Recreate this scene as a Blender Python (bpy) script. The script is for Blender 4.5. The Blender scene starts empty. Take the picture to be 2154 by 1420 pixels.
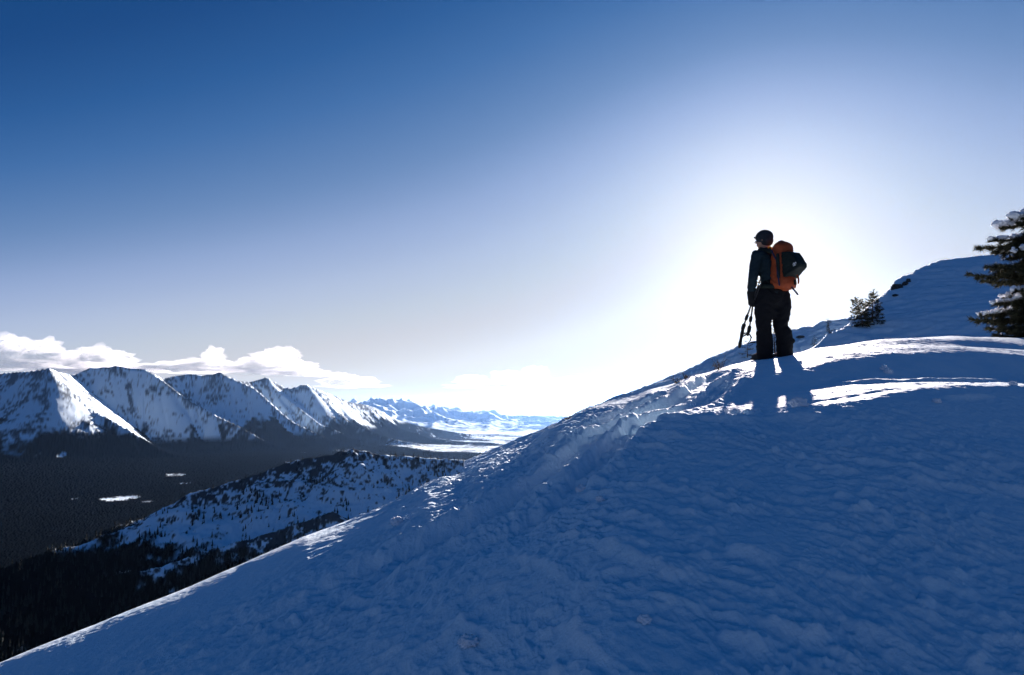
import bpy, bmesh, math, random
import numpy as np
from mathutils import Vector, Matrix, noise as mnoise

C = bpy.context.scene.collection
SC = bpy.context.scene
random.seed(7)

# ------------------------------------------------------------------ camera
F = 1436.0                                    # focal length in photo pixels (24 mm on 36 mm film)
PITCH = math.atan(130.0 / F)
cam = bpy.data.cameras.new('camera'); cam.lens = 24.0; cam.sensor_width = 36.0
cam.clip_start = 0.05; cam.clip_end = 200000.0
camo = bpy.data.objects.new('camera', cam); C.objects.link(camo)
camo.rotation_euler = (math.pi / 2 + PITCH, 0, 0)
SC.camera = camo


def wdir(px, py):
    """world direction of a sight line, scaled to horizontal length 1"""
    x = (px - 1077.0) / F; y = (710.0 - py) / F
    yy = math.cos(PITCH) - y * math.sin(PITCH); zz = y * math.cos(PITCH) + math.sin(PITCH)
    h = math.hypot(x, yy)
    return Vector((x / h, yy / h, zz / h))


def P(px, py, d):
    return wdir(px, py) * d


# ------------------------------------------------------------------ sky, sun, exposure
sd = wdir(1605, 522).normalized()
SUN_EL = math.asin(sd.z); SUN_AZ = math.atan2(sd.x, sd.y)
EXPO = 2.3
SUN_STRENGTH = 5.0
SKY_STRENGTH = 0.12
SC.view_settings.view_transform = 'Standard'; SC.view_settings.look = 'None'
SC.view_settings.gamma = 1.0; SC.view_settings.use_curve_mapping = False
SC.view_settings.exposure = EXPO
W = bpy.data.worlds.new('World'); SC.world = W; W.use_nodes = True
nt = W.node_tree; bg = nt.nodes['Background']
sky = nt.nodes.new('ShaderNodeTexSky'); sky.sky_type = 'NISHITA'; sky.sun_disc = False
sky.sun_elevation = SUN_EL; sky.sun_rotation = SUN_AZ; sky.altitude = 2500
sky.air_density = 1; sky.dust_density = 1; sky.ozone_density = 1
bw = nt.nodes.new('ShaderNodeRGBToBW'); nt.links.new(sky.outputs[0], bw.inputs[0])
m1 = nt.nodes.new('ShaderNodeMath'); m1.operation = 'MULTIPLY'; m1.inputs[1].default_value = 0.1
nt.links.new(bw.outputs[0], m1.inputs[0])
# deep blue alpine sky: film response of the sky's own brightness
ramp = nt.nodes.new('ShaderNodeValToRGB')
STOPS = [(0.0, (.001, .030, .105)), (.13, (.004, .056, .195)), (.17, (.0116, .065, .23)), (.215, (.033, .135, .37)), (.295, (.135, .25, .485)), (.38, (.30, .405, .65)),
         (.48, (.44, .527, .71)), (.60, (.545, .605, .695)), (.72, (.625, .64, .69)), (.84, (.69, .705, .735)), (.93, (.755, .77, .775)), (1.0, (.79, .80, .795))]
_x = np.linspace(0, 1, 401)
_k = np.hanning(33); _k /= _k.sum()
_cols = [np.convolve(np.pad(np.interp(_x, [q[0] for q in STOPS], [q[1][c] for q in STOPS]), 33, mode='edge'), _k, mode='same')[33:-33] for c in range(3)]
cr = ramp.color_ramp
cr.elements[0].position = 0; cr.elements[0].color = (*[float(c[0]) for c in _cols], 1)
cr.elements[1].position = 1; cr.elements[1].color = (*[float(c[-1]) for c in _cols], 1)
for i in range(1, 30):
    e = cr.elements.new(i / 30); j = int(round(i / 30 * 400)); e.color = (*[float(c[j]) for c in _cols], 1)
# the sky darkens away from the sun and brightens close round it
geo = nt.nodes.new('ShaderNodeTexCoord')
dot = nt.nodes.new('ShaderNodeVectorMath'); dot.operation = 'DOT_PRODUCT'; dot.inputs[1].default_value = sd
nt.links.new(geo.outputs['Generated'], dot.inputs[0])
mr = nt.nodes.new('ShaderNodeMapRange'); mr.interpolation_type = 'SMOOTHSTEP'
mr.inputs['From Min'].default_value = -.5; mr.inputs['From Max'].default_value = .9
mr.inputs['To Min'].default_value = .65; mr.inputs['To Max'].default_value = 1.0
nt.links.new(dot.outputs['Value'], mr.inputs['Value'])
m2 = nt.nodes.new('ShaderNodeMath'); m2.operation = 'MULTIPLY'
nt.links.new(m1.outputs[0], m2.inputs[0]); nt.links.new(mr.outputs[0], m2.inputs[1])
pw = nt.nodes.new('ShaderNodeMath'); pw.operation = 'POWER'; pw.inputs[1].default_value = 110.0; pw.use_clamp = True
mx = nt.nodes.new('ShaderNodeMath'); mx.operation = 'MAXIMUM'; mx.inputs[1].default_value = 0.0
nt.links.new(dot.outputs['Value'], mx.inputs[0]); nt.links.new(mx.outputs[0], pw.inputs[0])
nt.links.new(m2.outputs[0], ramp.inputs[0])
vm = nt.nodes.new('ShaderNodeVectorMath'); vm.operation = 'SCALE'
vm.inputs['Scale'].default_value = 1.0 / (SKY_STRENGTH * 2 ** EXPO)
pv = nt.nodes.new('ShaderNodeVectorMath'); pv.operation = 'SCALE'; pv.inputs[0].default_value = (.24, .19, .13)
nt.links.new(pw.outputs[0], pv.inputs['Scale'])
pa = nt.nodes.new('ShaderNodeVectorMath'); pa.operation = 'ADD'
nt.links.new(ramp.outputs[0], pa.inputs[0]); nt.links.new(pv.outputs[0], pa.inputs[1])
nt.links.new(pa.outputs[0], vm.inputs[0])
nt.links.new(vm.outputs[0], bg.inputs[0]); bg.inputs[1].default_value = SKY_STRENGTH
sl = bpy.data.lights.new('sun', 'SUN'); sl.energy = SUN_STRENGTH; sl.angle = math.radians(0.53)
sl.color = (1.0, 0.86, 0.81)
so = bpy.data.objects.new('sun', sl); C.objects.link(so)
so.rotation_euler = Vector(sd).to_track_quat('Z', 'Y').to_euler()
SC.cycles.use_denoising = True
SC.cycles.max_bounces = 6; SC.cycles.diffuse_bounces = 3; SC.cycles.volume_bounces = 2
SC.cycles.transparent_max_bounces = 8
SC.cycles.caustics_reflective = False; SC.cycles.caustics_refractive = False


# ------------------------------------------------------------------ numpy noise
def _hash(ix, iy, seed):
    h = (ix * 374761393 + iy * 668265263 + seed * 974634777) & 0xFFFFFFFF
    h = ((h ^ (h >> 13)) * 1274126177) & 0xFFFFFFFF
    return (h ^ (h >> 16)) & 0xFFFFFFFF


def pn(x, y, seed=0):
    """gradient noise, about -0.7..0.7"""
    x0 = np.floor(x); y0 = np.floor(y)
    ix = x0.astype(np.int64); iy = y0.astype(np.int64)
    fx = x - x0; fy = y - y0
    u = fx * fx * fx * (fx * (fx * 6 - 15) + 10); v = fy * fy * fy * (fy * (fy * 6 - 15) + 10)

    def g(a, b):
        ang = _hash(ix + a, iy + b, seed).astype(np.float64) * (2 * np.pi / 4294967296.0)
        return np.cos(ang) * (fx - a) + np.sin(ang) * (fy - b)
    n0 = g(0, 0); n1 = g(1, 0); n2 = g(0, 1); n3 = g(1, 1)
    a = n0 + u * (n1 - n0); b = n2 + u * (n3 - n2)
    return a + v * (b - a)


def fbm(x, y, octv=4, seed=0, gain=.5, lac=2.03):
    s = 0; a = 1.0; f = 1.0
    for i in range(octv):
        s = s + a * pn(x * f + 17.3 * i, y * f - 9.1 * i, seed + i * 13); a *= gain; f *= lac
    return s


def ridged(x, y, octv=4, seed=0, gain=.5, lac=2.07):
    s = 0; a = 1.0; f = 1.0
    for i in range(octv):
        n = 1 - np.abs(pn(x * f + 5.7 * i, y * f + 3.3 * i, seed + i * 7)) * 1.7
        s = s + a * n * n; a *= gain; f *= lac
    return s


def sstep(a, b, x):
    t = np.clip((x - a) / (b - a), 0, 1)
    return t * t * (3 - 2 * t)


# ------------------------------------------------------------------ object helpers
def tag(o, label=None, cat=None, group=None, kind=None):
    if label: o['label'] = label
    if cat: o['category'] = cat
    if group: o['group'] = group
    if kind: o['kind'] = kind
    return o


def link(name, me, mat, parent=None):
    o = bpy.data.objects.new(name, me); C.objects.link(o)
    if mat is not None and not me.materials:
        me.materials.append(mat)
    if parent is not None: o.parent = parent
    return o


def empty(name, loc, rz=0):
    o = bpy.data.objects.new(name, None); C.objects.link(o)
    o.location = loc; o.rotation_euler = (0, 0, rz); o.empty_display_size = .2
    return o


def mesh_np(name, verts, faces, smooth=True):
    """verts (n,3), faces (m,3|4) arrays"""
    me = bpy.data.meshes.new(name)
    v = np.ascontiguousarray(verts, dtype=np.float32); f = np.ascontiguousarray(faces, dtype=np.int32)
    k = f.shape[1]
    me.vertices.add(len(v)); me.vertices.foreach_set('co', v.ravel())
    me.loops.add(f.size); me.loops.foreach_set('vertex_index', f.ravel())
    me.polygons.add(len(f)); me.polygons.foreach_set('loop_start', np.arange(0, f.size, k, dtype=np.int32))
    me.polygons.foreach_set('use_smooth', np.full(len(f), smooth, dtype=bool))
    me.update(calc_edges=True)
    return me


def grid_mesh(name, X, Y, Z, alb=None):
    n, m = X.shape
    idx = np.arange(n * m).reshape(n, m)
    f = np.stack([idx[:-1, :-1], idx[:-1, 1:], idx[1:, 1:], idx[1:, :-1]], -1).reshape(-1, 4)
    me = mesh_np(name, np.stack([X, Y, Z], -1).reshape(-1, 3), f)
    if me.polygons[0].normal.z < 0: me.flip_normals()
    if alb is not None:
        at = me.attributes.new('ground_cover', 'FLOAT_COLOR', 'POINT')
        c = np.ones((n * m, 4), np.float32); c[:, :3] = alb.reshape(-1, 3)
        at.data.foreach_set('color', c.ravel())
    return me


# ------------------------------------------------------------------ materials
def mat(name, col, rough=.7, spec=.3, var=0.0, vscale=20, bump=0.0, bscale=60, sheen=0):
    m = bpy.data.materials.new(name); m.use_nodes = True
    n = m.node_tree; b = n.nodes['Principled BSDF']
    b.inputs['Base Color'].default_value = (*col, 1); b.inputs['Roughness'].default_value = rough
    b.inputs['Specular IOR Level'].default_value = spec
    if sheen: b.inputs['Sheen Weight'].default_value = sheen
    tc = n.nodes.new('ShaderNodeTexCoord')
    if var:
        t = n.nodes.new('ShaderNodeTexNoise'); t.inputs['Scale'].default_value = vscale; t.inputs['Detail'].default_value = 4
        n.links.new(tc.outputs['Object'], t.inputs['Vector'])
        r = n.nodes.new('ShaderNodeValToRGB')
        r.color_ramp.elements[0].position = .3; r.color_ramp.elements[1].position = .7
        r.color_ramp.elements[0].color = (*[c * (1 - var) for c in col], 1)
        r.color_ramp.elements[1].color = (*[min(1, c * (1 + var)) for c in col], 1)
        n.links.new(t.outputs[0], r.inputs[0]); n.links.new(r.outputs[0], b.inputs['Base Color'])
    if bump:
        t2 = n.nodes.new('ShaderNodeTexNoise'); t2.inputs['Scale'].default_value = bscale; t2.inputs['Detail'].default_value = 3
        n.links.new(tc.outputs['Object'], t2.inputs['Vector'])
        bp = n.nodes.new('ShaderNodeBump'); bp.inputs['Strength'].default_value = bump; bp.inputs['Distance'].default_value = .01
        n.links.new(t2.outputs[0], bp.inputs['Height']); n.links.new(bp.outputs[0], b.inputs['Normal'])
    return m


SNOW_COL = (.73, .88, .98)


def snow_mat(name, scale, dist, strength=.5, sss=0.0):
    m = bpy.data.materials.new(name); m.use_nodes = True
    n = m.node_tree; b = n.nodes['Principled BSDF']
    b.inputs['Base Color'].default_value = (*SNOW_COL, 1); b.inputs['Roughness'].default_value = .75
    b.inputs['Specular IOR Level'].default_value = .03
    if sss:
        b.inputs['Subsurface Weight'].default_value = sss
        b.inputs['Subsurface Radius'].default_value = (.8, .9, 1.0); b.inputs['Subsurface Scale'].default_value = .03
    tc = n.nodes.new('ShaderNodeTexCoord')
    t = n.nodes.new('ShaderNodeTexNoise'); t.inputs['Scale'].default_value = scale; t.inputs['Detail'].default_value = 6
    t.inputs['Roughness'].default_value = .65
    n.links.new(tc.outputs['Object'], t.inputs['Vector'])
    bp = n.nodes.new('ShaderNodeBump'); bp.inputs['Strength'].default_value = strength; bp.inputs['Distance'].default_value = dist
    n.links.new(t.outputs[0], bp.inputs['Height']); n.links.new(bp.outputs[0], b.inputs['Normal'])
    return m


def cover_mat(name):
    """terrain whose cover (snow, forest, rock) is stored per point"""
    m = bpy.data.materials.new(name); m.use_nodes = True
    n = m.node_tree; b = n.nodes['Principled BSDF']
    a = n.nodes.new('ShaderNodeAttribute'); a.attribute_name = 'ground_cover'
    n.links.new(a.outputs['Color'], b.inputs['Base Color'])
    b.inputs['Roughness'].default_value = 1.0; b.inputs['Specular IOR Level'].default_value = 0.0
    return m


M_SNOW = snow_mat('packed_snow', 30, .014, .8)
_n = M_SNOW.node_tree; _b = _n.nodes['Principled BSDF']
_t = _n.nodes.new('ShaderNodeTexNoise'); _t.inputs['Scale'].default_value = 2.6; _t.inputs['Detail'].default_value = 5; _t.inputs['Roughness'].default_value = .7
_c = _n.nodes.new('ShaderNodeTexCoord'); _n.links.new(_c.outputs['Object'], _t.inputs['Vector'])
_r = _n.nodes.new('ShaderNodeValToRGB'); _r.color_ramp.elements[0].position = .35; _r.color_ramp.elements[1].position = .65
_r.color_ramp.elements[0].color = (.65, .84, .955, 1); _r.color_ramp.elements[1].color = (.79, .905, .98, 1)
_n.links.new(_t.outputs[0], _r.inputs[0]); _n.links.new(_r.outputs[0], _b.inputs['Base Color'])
M_SNOWFAR = snow_mat('drifted_snow', 3, .06, .4)
M_TERR = cover_mat('mountain_cover')

# ------------------------------------------------------------------ near snow slope
HCAM = 1.6
SIL = [(-900, 1720), (-300, 1520), (0, 1397), (100, 1357), (200, 1318), (300, 1275), (400, 1235), (500, 1193), (643, 1124), (727, 1094), (809, 1062), (851, 1041),
       (903, 1012), (974, 995), (1007, 973), (1049, 960), (1111, 938), (1137, 919), (1153, 903), (1181, 886), (1236, 862), (1301, 842), (1340, 829), (1366, 815),
       (1412, 803), (1457, 786), (1506, 775), (1539, 767), (1587, 757), (1633, 750), (1665, 745), (1717, 732), (1799, 720), (1853, 713), (1938, 708),
       (2008, 706), (2154, 712), (2400, 730), (2800, 800), (3600, 1000)]
_sp = np.array([(math.atan2(wdir(*q).x, wdir(*q).y), wdir(*q).z) for q in SIL])
_pf = np.linspace(-1.0, 1.0, 2001)
_tf = np.interp(_pf, _sp[:, 0], _sp[:, 1])


def _sm(a, n):
    k = np.hanning(n); k /= k.sum()
    return np.convolve(np.pad(a, n, mode='edge'), k, mode='same')[n:-n]


_ts = _sm(_tf, 301); _tf = _sm(_tf, 15)
_af = .44 * np.cos(_pf + math.radians(7))
_rc = _sm(np.clip(2 * HCAM / np.maximum(_af - _ts, .12), 3.8, 14), 101)


_nf = _sm(np.interp(_pf, [-.55, -.38, -.22, -.06, .12], [28.0, 20.0, 8.0, 4.0, 2.0]), 201)


def prof(phi, r):
    """height of the smooth slope: rises from under the camera and is tangent to its skyline at rc"""
    rc = np.interp(phi, _pf, _rc)
    w = sstep(.45, .95, r / rc)
    t = np.interp(phi, _pf, _ts) * (1 - w) + np.interp(phi, _pf, _tf) * w
    n = np.interp(phi, _pf, _nf)
    a = t + n * HCAM / ((n - 1) * rc); b = HCAM / ((n - 1) * rc ** n)
    return -HCAM + a * r - b * r ** n, a - n * b * r ** (n - 1), rc


def near_xy(px, py):
    """where the sight line of a photo pixel meets the smooth slope"""
    d = wdir(px, py); phi = math.atan2(d.x, d.y)
    r = np.linspace(1.0, 16, 3001)
    z, s_, rc = prof(np.full(r.shape, phi), r)
    f = z / r - d.z
    i = int(np.argmax(f >= 0)) if (f >= 0).any() else int(np.argmax(f))
    return d.x * r[i], d.y * r[i]


TRACKS = [
    ([(1520, 772), (1470, 800), (1425, 828), (1376, 852), (1295, 888), (1246, 922), (1181, 972), (1100, 1037), (1020, 1085), (920, 1135), (800, 1200), (660, 1275), (500, 1360)], .15, .075),
    ([(1560, 775), (1500, 812), (1450, 845), (1400, 870), (1345, 905), (1290, 945), (1230, 1000), (1170, 1060), (1090, 1115), (980, 1180), (860, 1250)], .10, .05),
    ([(1440, 800), (1380, 828), (1300, 868), (1240, 895), (1180, 925), (1130, 965), (1060, 1000), (960, 1048)], .10, .045),
]
_trk = [([near_xy(*q) for q in pts], w, d) for pts, w, d in TRACKS]
# wind-packed steps and ridges, each a line on the slope: points, width, height
STEPS = [
    ([(1345, 893), (1420, 896), (1500, 903), (1580, 907), (1680, 905), (1790, 899)], .10, .030),
    ([(1322, 918), (1345, 893), (1365, 885)], .09, .035),
    ([(1255, 924), (1300, 892), (1345, 880)], .07, .035),
    ([(1970, 868), (2040, 866), (2100, 864)], .06, .024),
    ([(1700, 792), (1790, 786), (1900, 795), (2020, 790), (2154, 775)], .16, .03),
    ([(1600, 850), (1700, 846), (1800, 842), (1900, 832)], .12, .012),
    ([(1235, 1140), (1330, 1178), (1400, 1208), (1460, 1222), (1500, 1230)], .07, .040),
    ([(1500, 1290), (1600, 1310), (1700, 1330), (1800, 1345)], .06, .024),
    ([(1520, 1158), (1580, 1166), (1635, 1190)], .05, .030),
    ([(1930, 1228), (2000, 1236), (2035, 1262)], .05, .028),
    ([(1500, 1330), (1580, 1352), (1610, 1380)], .05, .030),
    ([(1330, 1255), (1420, 1268), (1500, 1290)], .04, .022),
    ([(1180, 1310), (1230, 1345), (1290, 1400)], .045, .028),
    ([(1640, 1180), (1760, 1215), (1840, 1235)], .05, .022),
    ([(1900, 1010), (2000, 1018), (2100, 1035)], .06, .020),
    ([(700, 1260), (790, 1225), (860, 1190)], .05, .024),
    ([(420, 1330), (500, 1290), (570, 1262)], .05, .024),
    ([(940, 1310), (1010, 1330), (1060, 1360)], .045, .026),
    ([(1080, 1180), (1150, 1195), (1190, 1225)], .045, .026),
]
_stp = [([near_xy(*q) for q in pts], w, h) for pts, w, h in STEPS]


def poly_dist(x, y, pts):
    """distance to a polyline, signed side, and running length"""
    best = np.full(x.shape, 1e9); side = np.zeros(x.shape); run = np.zeros(x.shape); L = 0.0
    for (ax, ay), (bx, by) in zip(pts[:-1], pts[1:]):
        dx, dy = bx - ax, by - ay; l2 = dx * dx + dy * dy; l = math.sqrt(l2)
        u = np.clip(((x - ax) * dx + (y - ay) * dy) / l2, 0, 1)
        ex = x - ax - u * dx; ey = y - ay - u * dy
        d = np.sqrt(ex * ex + ey * ey)
        k = d < best
        best = np.where(k, d, best); side = np.where(k, np.sign(dx * ey - dy * ex), side); run = np.where(k, L + u * l, run)
        L += l
    return best, side, run, L


_rollr = np.linspace(0, 60, 6001)
_rollz = _sm(np.interp(_rollr, [0, 4.3, 5.1, 6.9, 7.9, 9.2, 11.5, 14, 60], [0, 0, .068, -.100, -.028, -.045, 0, 0, 0]), 61)


def near_z(x, y):
    phi = np.arctan2(x, y); r = np.hypot(x, y)
    z, sl_, rc = prof(phi, r)
    # beyond the crest the slope falls away, no steeper than a snow face
    rm = rc * 1.25
    zm, sm_, _ = prof(phi, rm)
    z = np.where(r > rm, zm + np.clip(sm_, -.75, -.30) * (r - rm), z)
    near = np.exp(-np.maximum(r - 16, 0) / 6)
    # the two rolls of the crest on the uphill side
    g = sstep(.10, .24, phi)
    e_ = sstep(.42, .62, phi)
    z = z + g * (1 + .9 * e_) * np.interp(r * 11.0 / np.clip(rc, 9.5, 14), _rollr, _rollz) * near
    # broad undulation
    z = z + near * ((.035 + .02 * (1 - g) * sstep(5.5, 4, r)) * pn(x / 1.9, y / 1.6, 3) + .022 * pn(x / .8 + 3, y / .7, 5))
    # sastrugi: streaks running across the slope, turning downhill to the left
    wx = x + .10 * pn(x / .6, y / .6, 21); wy = y + .10 * pn(x / .6 + 9, y / .6, 22)
    wl = sstep(.12, -.22, phi + .12 * pn(x / 1.1, y / 1.1, 23))
    s1 = s2 = 0.0
    for th, w in ((-.95, 1 - wl), (.75, wl)):
        u = wx * math.cos(th) + wy * math.sin(th); v = -wx * math.sin(th) + wy * math.cos(th)
        s1 = s1 + w * (ridged(u / .42, v / .19, 3, 41) - 1.0)
        s2 = s2 + w * (ridged(u / .20, v / .085, 3, 51) - 1.0)
    patch = sstep(-.22, .30, pn(x / 1.0 + 4, y / .8, 31) + .4 * pn(x / .4, y / .33, 32))
    calm = (1 - .74 * g * sstep(4.2, 5.4, r)) * (1 - .93 * sstep(-.05, -.30, phi) * sstep(.74, .92, r / rc)) * (1 - .35 * sstep(5, 7.5, r))
    z = z + near * calm * (.032 * s1 * (.12 + .95 * patch) + .0165 * s2 * (.2 + .9 * sstep(-.3, .3, pn(x / .6 + 9, y / .55, 33))))
    # clods and dimples
    bil = np.abs(fbm(wx / .19, wy / .15, 3, 55))
    z = z + near * calm * (.034 * (.33 - bil) * (.4 + .6 * sstep(-.3, .4, pn(x / .8, y / .7 + 3, 57))))
    # scattered knobs of hard snow
    kn = np.maximum(pn(wx / .10 + 40, wy / .08, 58) - .30, 0) * np.maximum(pn(x / .33, y / .3 + 8, 59) + .1, 0)
    z = z + near * calm * .26 * kn
    # fine crust
    z = z + near * .0028 * fbm(x / .035, y / .03, 2, 61) * (.3 + .7 * calm)
    # crusty lumps thrown up near the trail
    lg = sstep(.0, .5, pn(x / .9 + 7, y / .9, 71) + .2)
    lum = np.maximum(pn(wx / .11, wy / .10, 73) - .16, 0) * .09
    rough = np.zeros_like(x)
    for pts, w, d in _trk:
        D, side, run, L = poly_dist(x, y, pts)
        n = pn(run / .31, side * 3.1, 81) * .03 + pn(run / .09, side * 1.7, 83) * .02
        ww = w * (1 + 1.2 * n / w * .5)
        fade = sstep(0, .8, run) * (1 - sstep(L - 1.2, L, run))
        q = D / ww
        dep = -d * (1 - sstep(.55, 1.05, q))
        rim = .42 * d * np.exp(-((q - 1.35) / .38) ** 2) * (1 + 5 * n)
        z = z + fade * (dep + rim)
        bot = (1 - sstep(.5, .9, q)) * .014 * pn(run / .16, D / .1, 85)
        z = z + fade * bot
        rough = np.maximum(rough, fade * np.exp(-(D / (3.2 * w)) ** 2) * sstep(.8, 1.3, q))
    z = z + near * lum * np.clip(.50 * lg * np.clip(calm, 0, 1) + .30 * rough, 0, 1.1)
    z = z + rough * .006 * fbm(x / .05, y / .05, 3, 87) + rough * .025 * np.maximum(pn(x / .045, y / .045, 89) - .22, 0)
    for pts, w, h in _stp:
        D, side, run, L = poly_dist(x, y, pts)
        ends = sstep(0, .25 * L, run) * (1 - sstep(.75 * L, L, run))
        n = 1 + .7 * pn(run / .3, run * 0 + w * 31, 91)
        q = D / w
        # steep on the camera side, tailing off on the far one
        far = side > 0
        s = np.where(far, np.exp(-q / 1.6), np.exp(-(q / .45) ** 2))
        z = z + ends * h * n * s
    return z


ph = np.linspace(math.radians(-46), math.radians(48), 1750)
rr = np.concatenate([np.exp(np.linspace(math.log(.9), math.log(1.7), 40, endpoint=False)), np.exp(np.linspace(math.log(1.7), math.log(15.5), 900)),
                     np.exp(np.linspace(math.log(15.8), math.log(60), 50))])
R_, PH = np.meshgrid(rr, ph, indexing='ij')
X = R_ * np.sin(PH); Y = R_ * np.cos(PH)
Z = near_z(X, Y)
me = grid_mesh('snow_slope', X, Y, Z)
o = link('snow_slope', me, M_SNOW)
tag(o, 'wind packed snow slope with boot tracks running up to its bright crest', 'snow slope', kind='structure')


def ground(x, y):
    return float(near_z(np.array([x]), np.array([y]))[0])


# ------------------------------------------------------------------ ridge-skeleton terrain
def ridge_field(X, Y, ridges, drop, back=1.0):
    """highest of all ridges: each ridge is a 3D polyline, the ground falls away from it by drop(d)"""
    H = np.full(X.shape, -1e9); D = np.zeros(X.shape); S = np.zeros(X.shape)
    L0 = 0.0
    for pts in ridges:
        if back != 1.0: side0 = poly_dist(X, Y, [p[:2] for p in pts])[1]
        for a, b in zip(pts[:-1], pts[1:]):
            dx, dy = b[0] - a[0], b[1] - a[1]; l2 = dx * dx + dy * dy; l = math.sqrt(l2)
            u = np.clip(((X - a[0]) * dx + (Y - a[1]) * dy) / l2, 0, 1)
            ex = X - a[0] - u * dx; ey = Y - a[1] - u * dy
            d = np.sqrt(ex * ex + ey * ey)
            side = np.sign(dx * ey - dy * ex)
            h = a[2] + u * (b[2] - a[2]) - drop(d if back == 1.0 else np.where(side0 > 0, d * back, d))
            k = h > H
            H = np.where(k, h, H); D = np.where(k, d, D); S = np.where(k, L0 + u * l + .35 * side * 997, S)
            L0 += l
        L0 += 5000
    return H, D, S


def polar(az0, az1, na, d0, d1, nd):
    az = np.radians(np.linspace(az0, az1, na)); dd = np.exp(np.linspace(math.log(d0), math.log(d1), nd))
    DD, AZ = np.meshgrid(dd, az, indexing='ij')
    return DD * np.sin(AZ), DD * np.cos(AZ), DD, AZ


FOREST = np.array([.0025, .0036, .0045]); ROCK = np.array([.05, .058, .072]); SNOWC = np.array(SNOW_COL) * .95  # forest tone has canopy self-shadow put into it, darker than real conifers


def pol(pts):
    return [tuple(P(*q)) for q in pts]


# ---- snow hills behind the crest
def htex(X, Y, seed):
    return .30 * pn(X / 7, Y / 7, seed) + .20 * fbm(X / 3.2, Y / 1.7, 4, seed + 3) + .10 * (ridged((X - .4 * Y) / 2.6, (Y + .4 * X) / .8, 3, seed + 5) - .9)


def hill(name, crest, drop, az, dist, nz, label, seed):
    X, Y, DD, AZ = polar(az[0], az[1], 820, dist[0], dist[1], 460)
    H, D, S = ridge_field(X, Y, [pol(crest)], drop, 2.6)
    s = nz
    H = H + s * htex(X, Y, seed) * sstep(0, 3, D + .8)
    me = grid_mesh(name, X, Y, H)
    o = link(name, me, M_SNOWFAR); tag(o, label, 'snow hill', kind='structure')

    def hz(x, y):
        xx = np.array([x]); yy = np.array([y])
        H, D, S = ridge_field(xx, yy, [pol(crest)], drop, 2.6)
        return float((H + s * htex(xx, yy, seed) * sstep(0, 3, D + .8))[0])
    return hz


CREST_A = [(1300, 1100, 21), (1500, 920, 23), (1692, 790, 26), (1766, 730, 28), (1822, 682, 31), (1858, 640, 34), (1885, 603, 36), (1925, 577, 38), (1950, 560, 40), (1995, 545, 42), (2060, 537, 44), (2154, 533, 47), (2300, 545, 52), (2600, 600, 60)]
hillA = hill('snow_hill', CREST_A, lambda d: .36 * (np.sqrt(d * d + .3) - .55), (4, 55), (14, 110), 1.0,
             'blue shaded snow hill rising behind the crest at the snowy fir', 101)
CREST_B = [(1100, 960, 90), (1400, 840, 86), (1490, 795, 86), (1533, 768, 85), (1555, 747, 84), (1589, 727, 83), (1658, 697, 82), (1703, 686, 82), (1740, 684, 82), (1757, 674, 82), (1800, 667, 84), (1900, 650, 90), (2100, 640, 100)]
hillB = hill('snow_hill', CREST_B, lambda d: .42 * (np.sqrt(d * d + 1.5) - 1.22), (-4, 45), (60, 220), 1.6,
             'smaller far snow hill seen behind the legs of the standing person', 131)

# ---- rocky ridge below the slope
MID = [pol([(1250, 1010, 1500), (1060, 974, 1540), (1000, 969, 1560), (960, 966, 1560), (900, 963, 1550), (850, 958, 1545), (800, 957, 1540), (775, 950, 1535), (740, 944, 1530), (700, 955, 1525),
            (650, 962, 1520), (600, 972, 1510), (560, 990, 1500), (500, 1010, 1490), (450, 1024, 1480), (400, 1036, 1470), (350, 1075, 1450), (280, 1105, 1430), (200, 1138, 1410), (120, 1158, 1390), (0, 1200, 1350), (-200, 1260, 1300)]),
       pol([(700, 1075, 1270), (560, 1125, 1230), (430, 1160, 1190), (330, 1195, 1150), (200, 1215, 1110), (150, 1230, 1090), (100, 1256, 1070), (0, 1330, 1000), (-150, 1420, 920)])]


def mid_h(X, Y):
    H, D, S = ridge_field(X, Y, MID, lambda d: .43 * d + 12 * (1 - np.exp(-d / 40)))
    amp = 1 - np.exp(-(D + 6) / 50)
    H = H + amp * (13 * fbm(X / 90, Y / 90, 5, 201, .55) + 7 * (ridged(S / 55, D / 170, 3, 211) - .9)) + 3.2 * fbm(X / 26, Y / 26, 4, 221, .6)
    return H, D, S


X, Y, DD, AZ = polar(-47, 14, 1150, 420, 1900, 560)
H, D, S = mid_h(X, Y)
gx = np.gradient(H, axis=1) / (np.gradient(X, axis=1) ** 2 + np.gradient(Y, axis=1) ** 2) ** .5
gr = np.gradient(H, axis=0) / np.gradient(DD, axis=0)
steep = np.hypot(gx, gr)
n1_ = fbm(X / 160, Y / 160, 4, 231); n2_ = fbm(X / 22, Y / 22, 4, 233); n3_ = fbm(X / 9, Y / 9, 2, 235)
pxs = np.degrees(AZ)
# rock breaks through along the crest and in broken bands down the face
rockm = sstep(.05, .30, .55 * n2_ + .30 * n1_ + (.42 + .35 * sstep(-9, -13, pxs) * sstep(-24, -18, pxs)) * np.exp(-D / 60) - .26 + .35 * (steep - .42) + .55 * n3_ + .30 * fbm(X / 5, Y / 12, 2, 237))
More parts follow.
